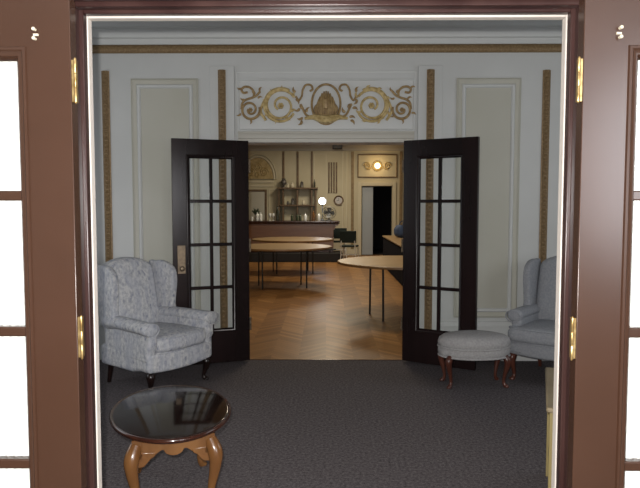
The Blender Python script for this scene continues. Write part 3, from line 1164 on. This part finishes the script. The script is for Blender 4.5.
PROF = {
    'wine_bottle': [(0, 0), (.037, 0), (.038, .01), (.038, .19), (.030, .225), (.015, .25), (.0145, .30), (.017, .302), (.017, .315), (0, .315)],
    'liquor_bottle': [(0, 0), (.044, 0), (.046, .01), (.046, .15), (.038, .175), (.017, .19), (.016, .23), (0, .23)],
    'glass_tumbler': [(0, 0), (.032, 0), (.038, .11), (.035, .11), (.030, .01), (0, .01)],
    'wine_glass': [(0, 0), (.036, 0), (.034, .005), (.006, .012), (.005, .08), (.02, .10), (.037, .13), (.038, .16), (.032, .20), (.029, .20), (.034, .16), (.02, .105), (0, .10)],
    'jar': [(0, 0), (.06, 0), (.075, .04), (.07, .11), (.045, .14), (.05, .15), (.05, .165), (.02, .18), (.012, .20), (0, .205)],
    'urn': [(0, 0), (.06, 0), (.055, .02), (.025, .04), (.03, .06), (.085, .12), (.095, .18), (.07, .23), (.05, .25), (.07, .275), (0, .27)],
    'tankard': [(0, 0), (.055, 0), (.058, .02), (.05, .04), (.045, .15), (.05, .16), (.03, .18), (.008, .19), (.010, .205), (0, .21)],
}
meshes = {}


def vessel(kind, mm, x, y, z, label, cat, group=None, sc=1.0):
    key = (kind, mm)
    if key not in meshes:
        o = MB().lathe(PROF[kind], n=14).build(kind, M[mm])
        meshes[key] = o.data
    else:
        o = bpy.data.objects.new(kind, meshes[key])
        C.objects.link(o)
    o.location = (x, y, z)
    o.scale = (sc, sc, sc)
    return tag(o, label, cat, group)


BT = 1.0755
Yb = 16.78
# on the bar
vessel('wine_bottle', 'glass_dark', -1.305, Yb, BT, 'tall dark bottle on the bar, just left of the shelf unit', 'bottle', sc=1.25)
for x in (-1.86, -1.77):
    vessel('liquor_bottle', 'glass_clear', x, Yb, BT, 'clear shining bottle standing on the left stretch of the bar', 'bottle', 'clear bottles at the left of the bar')
vessel('glass_tumbler', 'glass_clear', -2.0, Yb - .05, BT, 'short clear tumbler on the bar, beside the clear bottles', 'glass')
for x in (-1.43, -1.52):
    vessel('wine_glass', 'glass_clear', x, Yb, BT, 'stemmed glass on the bar just left of the tall dark bottle', 'glass', 'stemmed glasses on the bar')
for x in (-.92, -.78, -.70):
    vessel('liquor_bottle', 'leaf_green', x, Yb + .03, BT, 'small green bottle on the bar before the middle of the shelf unit', 'bottle', 'green bottles on the bar', .8)
for x in (-.56, -.19):
    vessel('liquor_bottle', 'glass_clear', x, Yb, BT, 'pale clear bottle on the bar before the right end of the shelf unit', 'bottle', 'pale bottles on the bar', .9)
vessel('wine_bottle', 'glass_amber', -.34, Yb, BT, 'slim brown bottle on the bar between two pale ones', 'bottle', sc=.9)
# on the shelves
SZ = 2.0105
vessel('urn', 'pewter', -1.24, 18.28, SZ, 'largest dark urn at the left end of the top bar shelf', 'urn', sc=.95)
vessel('jar', 'cream_ceramic', -.99, 18.28, SZ, 'cream lidded jar on the top bar shelf', 'jar', sc=.8)
vessel('tankard', 'pewter', -.71, 18.28, SZ, 'dark squat pot right of the middle on the top bar shelf', 'tankard', sc=.95)
vessel('tankard', 'cream_ceramic', -1.12, 18.26, SZ, 'small cream tankard beside the dark urn on the top shelf', 'tankard', sc=.7)
vessel('wine_bottle', 'glass_dark', -.34, 18.28, SZ, 'dark bottle at the right end of the top bar shelf', 'bottle', sc=.75)
vessel('tankard', 'pewter', -.98, 18.28, 1.5105, 'dark tankard in the middle of the lower bar shelf', 'tankard', sc=1.0)
vessel('jar', 'cream_ceramic', -.66, 18.28, 1.5105, 'cream lidded jar on the lower bar shelf', 'jar', sc=.7)
vessel('jar', 'pewter', -1.12, 18.28, 1.5105, 'small grey jar left of the tankard on the lower bar shelf', 'jar', sc=.55)


def plant():
    t = thing('potted_plant', 'small dark leafy plant in a pot at the left of the bar', 'plant', (-1.90, 16.98, BT))
    MB().lathe([(0, 0), (.05, 0), (.068, .11), (.06, .11), (0, .10)], n=16).build('pot', M['cream_ceramic'], t)
    b = MB()
    for i in range(26):
        a = random.uniform(0, 2 * PI)
        L = random.uniform(.12, .26)
        o = random.uniform(.03, .15)
        pts = spline([(0, 0, .09), (o * .5 * math.cos(a), o * .5 * math.sin(a), .09 + L * .7), (o * math.cos(a), o * math.sin(a), .09 + L)], 4)
        b.tube(pts, spline_r([.004, .018, .002], 4), 6, (1, .5, 1))
    b.build('foliage', M['leaf_green'], t)


plant()


def glint_globe():  # globe added in place of the flash's mirror reflection behind the bar
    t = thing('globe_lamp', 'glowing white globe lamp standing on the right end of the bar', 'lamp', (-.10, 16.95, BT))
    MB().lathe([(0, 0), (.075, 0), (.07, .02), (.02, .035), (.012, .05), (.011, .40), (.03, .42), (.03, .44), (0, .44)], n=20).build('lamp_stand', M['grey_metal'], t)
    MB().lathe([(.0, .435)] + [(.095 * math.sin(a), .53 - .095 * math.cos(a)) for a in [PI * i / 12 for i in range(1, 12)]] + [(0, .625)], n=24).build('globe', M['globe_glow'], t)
    lamp('globe_light', 'POINT', (-.10, 16.85, 1.60), 6, (0.9, 0.95, 1.0), size=.1)  # added light that goes with the stand-in globe


glint_globe()


def desk_fan():
    t = thing('desk_fan', 'round grey table fan on the right end of the bar', 'fan', (.08, 16.72, BT))
    t.scale = (1.25, 1.25, 1.12)
    MB().lathe([(0, 0), (.08, 0), (.075, .02), (.02, .03), (.014, .06), (0, .06)], n=20).build('base', M['grey_metal'], t)
    m = Matrix.Translation((0, 0, .195)) @ Matrix.Rotation(R(90), 4, 'X')
    b = MB()
    for r, y in ((.15, 0), (.15, .05), (.11, .058), (.07, .062)):
        b.tube([(r * math.cos(a), -y, .195 + r * math.sin(a)) for a in [2 * PI * i / 28 for i in range(28)]], .006, 6, close=True)
    for i in range(16):
        a = 2 * PI * i / 16
        c, s_ = math.cos(a), math.sin(a)
        b.tube([(.03 * c, -.062, .195 + .03 * s_), (.11 * c, -.06, .195 + .11 * s_), (.15 * c, -.045, .195 + .15 * s_), (.15 * c, 0, .195 + .15 * s_), (.03 * c, .02, .195 + .03 * s_)], .003, 5)
    b.build('cage', M['grey_metal'], t)
    b = MB()
    for i in range(4):
        mm = Matrix.Translation((0, -.025, .195)) @ Matrix.Rotation(i * PI / 2, 4, 'Y') @ Matrix.Rotation(R(25), 4, 'X')
        b.prism([(-.02, .02), (.02, .02), (.06, .10), (.03, .135), (-.035, .12), (-.04, .08)], -.002, .002, 'y', mm)
    b.build('blades', M['grey_metal'], t)
    MB().lathe([(0, -.05), (.04, -.045), (.045, 0), (.04, .045), (0, .05)], n=16, mtx=Matrix.Translation((0, .055, .195)) @ Matrix.Rotation(R(90), 4, 'X')).build('motor', M['grey_metal'], t)
    MB().tube([(0, .045, .05), (0, .055, .16)], .014, 8).build('stem', M['grey_metal'], t)


desk_fan()


def clock():
    t = thing('wall_clock', 'round dark-rimmed wall clock right of the glowing globe', 'clock', (.375, FY - .002, 1.635))
    m = Matrix.Rotation(R(90), 4, 'X')
    MB().lathe([(.105, 0), (.145, 0), (.15, .02), (.14, .045), (.115, .04), (.105, .02), (.105, 0)], n=32, mtx=m, cap=False).build('rim', M['far_brown'], t)
    MB().lathe([(0, .001), (.112, .001), (.112, .018), (0, .018)], n=32, mtx=m).build('dial', M['clock_face'], t)
    b = MB().box(-.004, .004, -.024, -.020, -.01, .075).box(-.06, .01, -.026, -.0245, -.004, .004)
    b.build('hands', M['black_metal'], t)


clock()


def sconce():
    t = thing('wall_light', 'warm glowing wall light on a gilded scroll plaque over the far doorway', 'wall light', (1.515, FY - .002, 2.655))
    b = MB()
    m = Matrix.Rotation(R(90), 4, 'X')
    b.lathe([(0, 0), (.16, 0), (.15, .02), (.10, .035), (0, .04)], n=24, mtx=m)
    b.build('backplate', M['far_gold'], t)
    for sg in (-1, 1):
        b = MB()
        pts = []
        for i in range(30):
            a = i / 29 * 3.2 * PI
            r = .11 * (1 - i / 36)
            pts.append((sg * (.30 + r * math.cos(a)), -.02, r * math.sin(a)))
        b.tube(pts, .018, 6)
        b.tube([(sg * .12, -.02, 0), (sg * .22, -.02, -.09), (sg * .32, -.02, -.10)], .016, 6)
        b.build('scroll', M['far_gold'], t)
    MB().lathe([(0, .03)] + [(.085 * math.sin(a), .12 - .085 * math.cos(a)) for a in [PI * i / 10 for i in range(1, 10)]] + [(0, .206)], n=20, mtx=m).build('bulb', M['bulb_glow'], t)
    lamp('sconce_light', 'POINT', (1.515, FY - .35, 2.655), 5, (1, .7, .35), size=.08)


sconce()


def lunette():
    t = thing('arched_relief', 'arched gilded painting high on the cream wall left of the bar shelves', 'wall relief', (-2.02, FY - .05, 2.27))
    arc = [(.46 * math.cos(a), .62 * math.sin(a)) for a in [PI * i / 24 for i in range(25)]]
    MB().prism(arc, -.012, 0, 'y').build('field', M['far_gold'], t)
    b = MB()
    b.tube([(.49 * math.cos(a), -.012, .66 * math.sin(a)) for a in [PI * i / 24 for i in range(25)]], .03, 8)
    b.tube([(.56 * math.cos(a), -.008, .74 * math.sin(a)) for a in [PI * i / 24 for i in range(25)]], .014, 8)
    b.build('arch_moulding', M['far_trim'], t)
    b = MB()
    for cx, cz, r in ((-.2, .2, .13), (.2, .2, .13), (0, .36, .12), (0, .12, .08)):
        pts = [(cx + r * (1 - i / 30) * math.cos(i / 24 * 4 * PI), -.018, cz + r * (1 - i / 30) * math.sin(i / 24 * 4 * PI)) for i in range(25)]
        b.tube(pts, .02, 6)
    b.build('scroll', M['far_gold'], t)


lunette()


def wall_mirror():
    t = thing('wall_mirror', 'brown-framed pale mirror on the wall at the left end of the bar', 'mirror', (-2.12, FY - .002, 1.0))
    MB().frame(-.36, .36, 0, .96, [(0, .0), (0, .04), (.03, .045), (.06, .03), (.065, .012), (.065, 0)], 0).build('frame', M['far_brown'], t)
    MB().box(-.297, .297, -.012, 0, .064, .896).build('glass', M['mirror'], t)


wall_mirror()

# open pale door in the far doorway
t = thing('panel_door', 'pale grey door leaf standing open at the left of the far doorway', 'door', (DX0 + .012, FY + .06, .012), R(0))
MB().box(0, .33, 0, .04, 0, 2.03).build('leaf', M['pale_door'], t, bevel=.004)
MB().frame(.06, .27, .2, .95, [(0, .0005), (0, .008), (.02, .008), (.02, .0005)], 0).frame(.06, .27, 1.1, 1.9, [(0, .0005), (0, .008), (.02, .008), (.02, .0005)], 0).build('panel_moulding', M['pale_door'], t)

# small dark speaker box high on the far wall
t = thing('loudspeaker', 'small dark box loudspeaker high on the far wall near the crown moulding', 'loudspeaker', (.33, FY - .19, 3.13))
MB().box(-.14, .14, -.14, .0, 0, .16).build('cabinet', M['dark_recess'], t, bevel=.006)
MB().box(-.12, .12, -.146, -.1405, .02, .14).build('grille', M['black_metal'], t)
MB().box(-.02, .02, .0005, .135, .06, .10).build('bracket', M['black_metal'], t)


def stack_chair(label, loc, rz):
    t = thing('stacking_chair', label, 'chair', loc, rz)
    MB().soft(0, 0, .455, .42, .42, .04, .018).build('seat', M['dark_seat'], t)
    MB().soft(0, .225, .70, .42, .035, .30, .016, lambda p, u, v, w: Vector((p.x, p.y + .02 * u * u * -1 + .05 * (p.z + .15), p.z))).build('backrest', M['dark_seat'], t)
    for x in (-1, 1):
        MB().tube(spline([(x * .19, -.18, .434), (x * .195, -.20, .22), (x * .20, -.22, 0)], 4), .013, 8).build('leg', M['white_metal'], t)
        MB().tube(spline([(x * .17, .232, .60), (x * .18, .212, .44), (x * .185, .21, .22), (x * .20, .245, 0)], 4), .013, 8).build('leg', M['white_metal'], t)
    MB().tube([(-.185, .21, .24), (.185, .21, .24)], .010, 8).build('stretcher', M['white_metal'], t)
    MB().tube([(-.195, -.20, .22), (.195, -.20, .22)], .010, 8).build('stretcher', M['white_metal'], t)
    return t


stack_chair('dark-backed chair with white legs, nearer one just right of the bar end', (.60, 15.82, 0), R(168))
stack_chair('dark-backed chair with white legs, against the far wall behind the bar end', (.36, 17.72, 0), R(185))


def clothed_table():
    t = thing('buffet_table', 'long tan-topped table with a dark skirt beside the far doorway', 'table', (2.05, 13.3, 0))
    MB().box(-.66, .66, -2.0, 2.0, .72, .75).build('tabletop', M['table_tan'], t, bevel=.005)
    b = MB()
    n = 160
    per = []
    for x0, y0, x1, y1, k in ((-.63, -1.97, .63, -1.97, 40), (.63, -1.97, .63, 1.97, 90), (.63, 1.97, -.63, 1.97, 40), (-.63, 1.97, -.63, -1.97, 90)):
        for i in range(k):
            q = i / k
            nx, ny = (y1 - y0), -(x1 - x0)
            L = math.hypot(nx, ny)
            wv = .014 * math.sin(i * 1.4)
            per.append((x0 + (x1 - x0) * q + nx / L * wv, y0 + (y1 - y0) * q + ny / L * wv))
    A = [b.bm.verts.new((x, y, .719)) for x, y in per]
    B = [b.bm.verts.new((x * 1.01, y * 1.005, .012)) for x, y in per]
    for i in range(len(per)):
        j = (i + 1) % len(per)
        b.bm.faces.new((A[i], A[j], B[j], B[i]))
    b.build('skirt', M['dark_cloth'], t, ang=70)
    for x in (-1, 1):
        for y in (-1, 1):
            MB().tube([(x * .55, y * 1.8, .719), (x * .55, y * 1.8, 0)], .018, 8).build('leg', M['black_metal'], t)


clothed_table()

t = thing('duffel_bag', 'dark blue fabric bag lying on the dark-skirted table', 'bag', (1.86, 14.35, .751), R(12))
MB().soft(0, 0, .15, .55, .38, .30, .12, lambda p, u, v, w: Vector((p.x, p.y, p.z - .03 * abs(u) * max(0, w) + .015 * math.sin(7 * u) * max(0, w)))).build('body', M['blue_cloth'], t)
b = MB()
for s_ in (-1, 1):
    b.tube(spline([(-.13, s_ * .13, .285), (-.10, s_ * .10, .36), (0, s_ * .08, .385), (.10, s_ * .10, .36), (.13, s_ * .13, .285)], 5), .012, 8)
b.build('handle', M['blue_cloth'], t)

# ceiling lamps of the far hall
cl = thing('ceiling_light', 'round warm ceiling light in the far hall', 'ceiling light', (.2, 8.6, 3.399), 0, 'ceiling lights of the far hall')
MB().lathe([(0, 0), (.30, 0), (.30, -.03), (.27, -.035), (0, -.035)], n=32).build('rim', M['brass'], cl)
MB().lathe([(0, -.0355), (.26, -.0355), (.22, -.052), (.12, -.062), (0, -.065)], n=32).build('diffuser', M['ceiling_lamp_glow'], cl)
for yy in (12.4, 16.0):
    dup(cl, (.2, yy, 3.399))
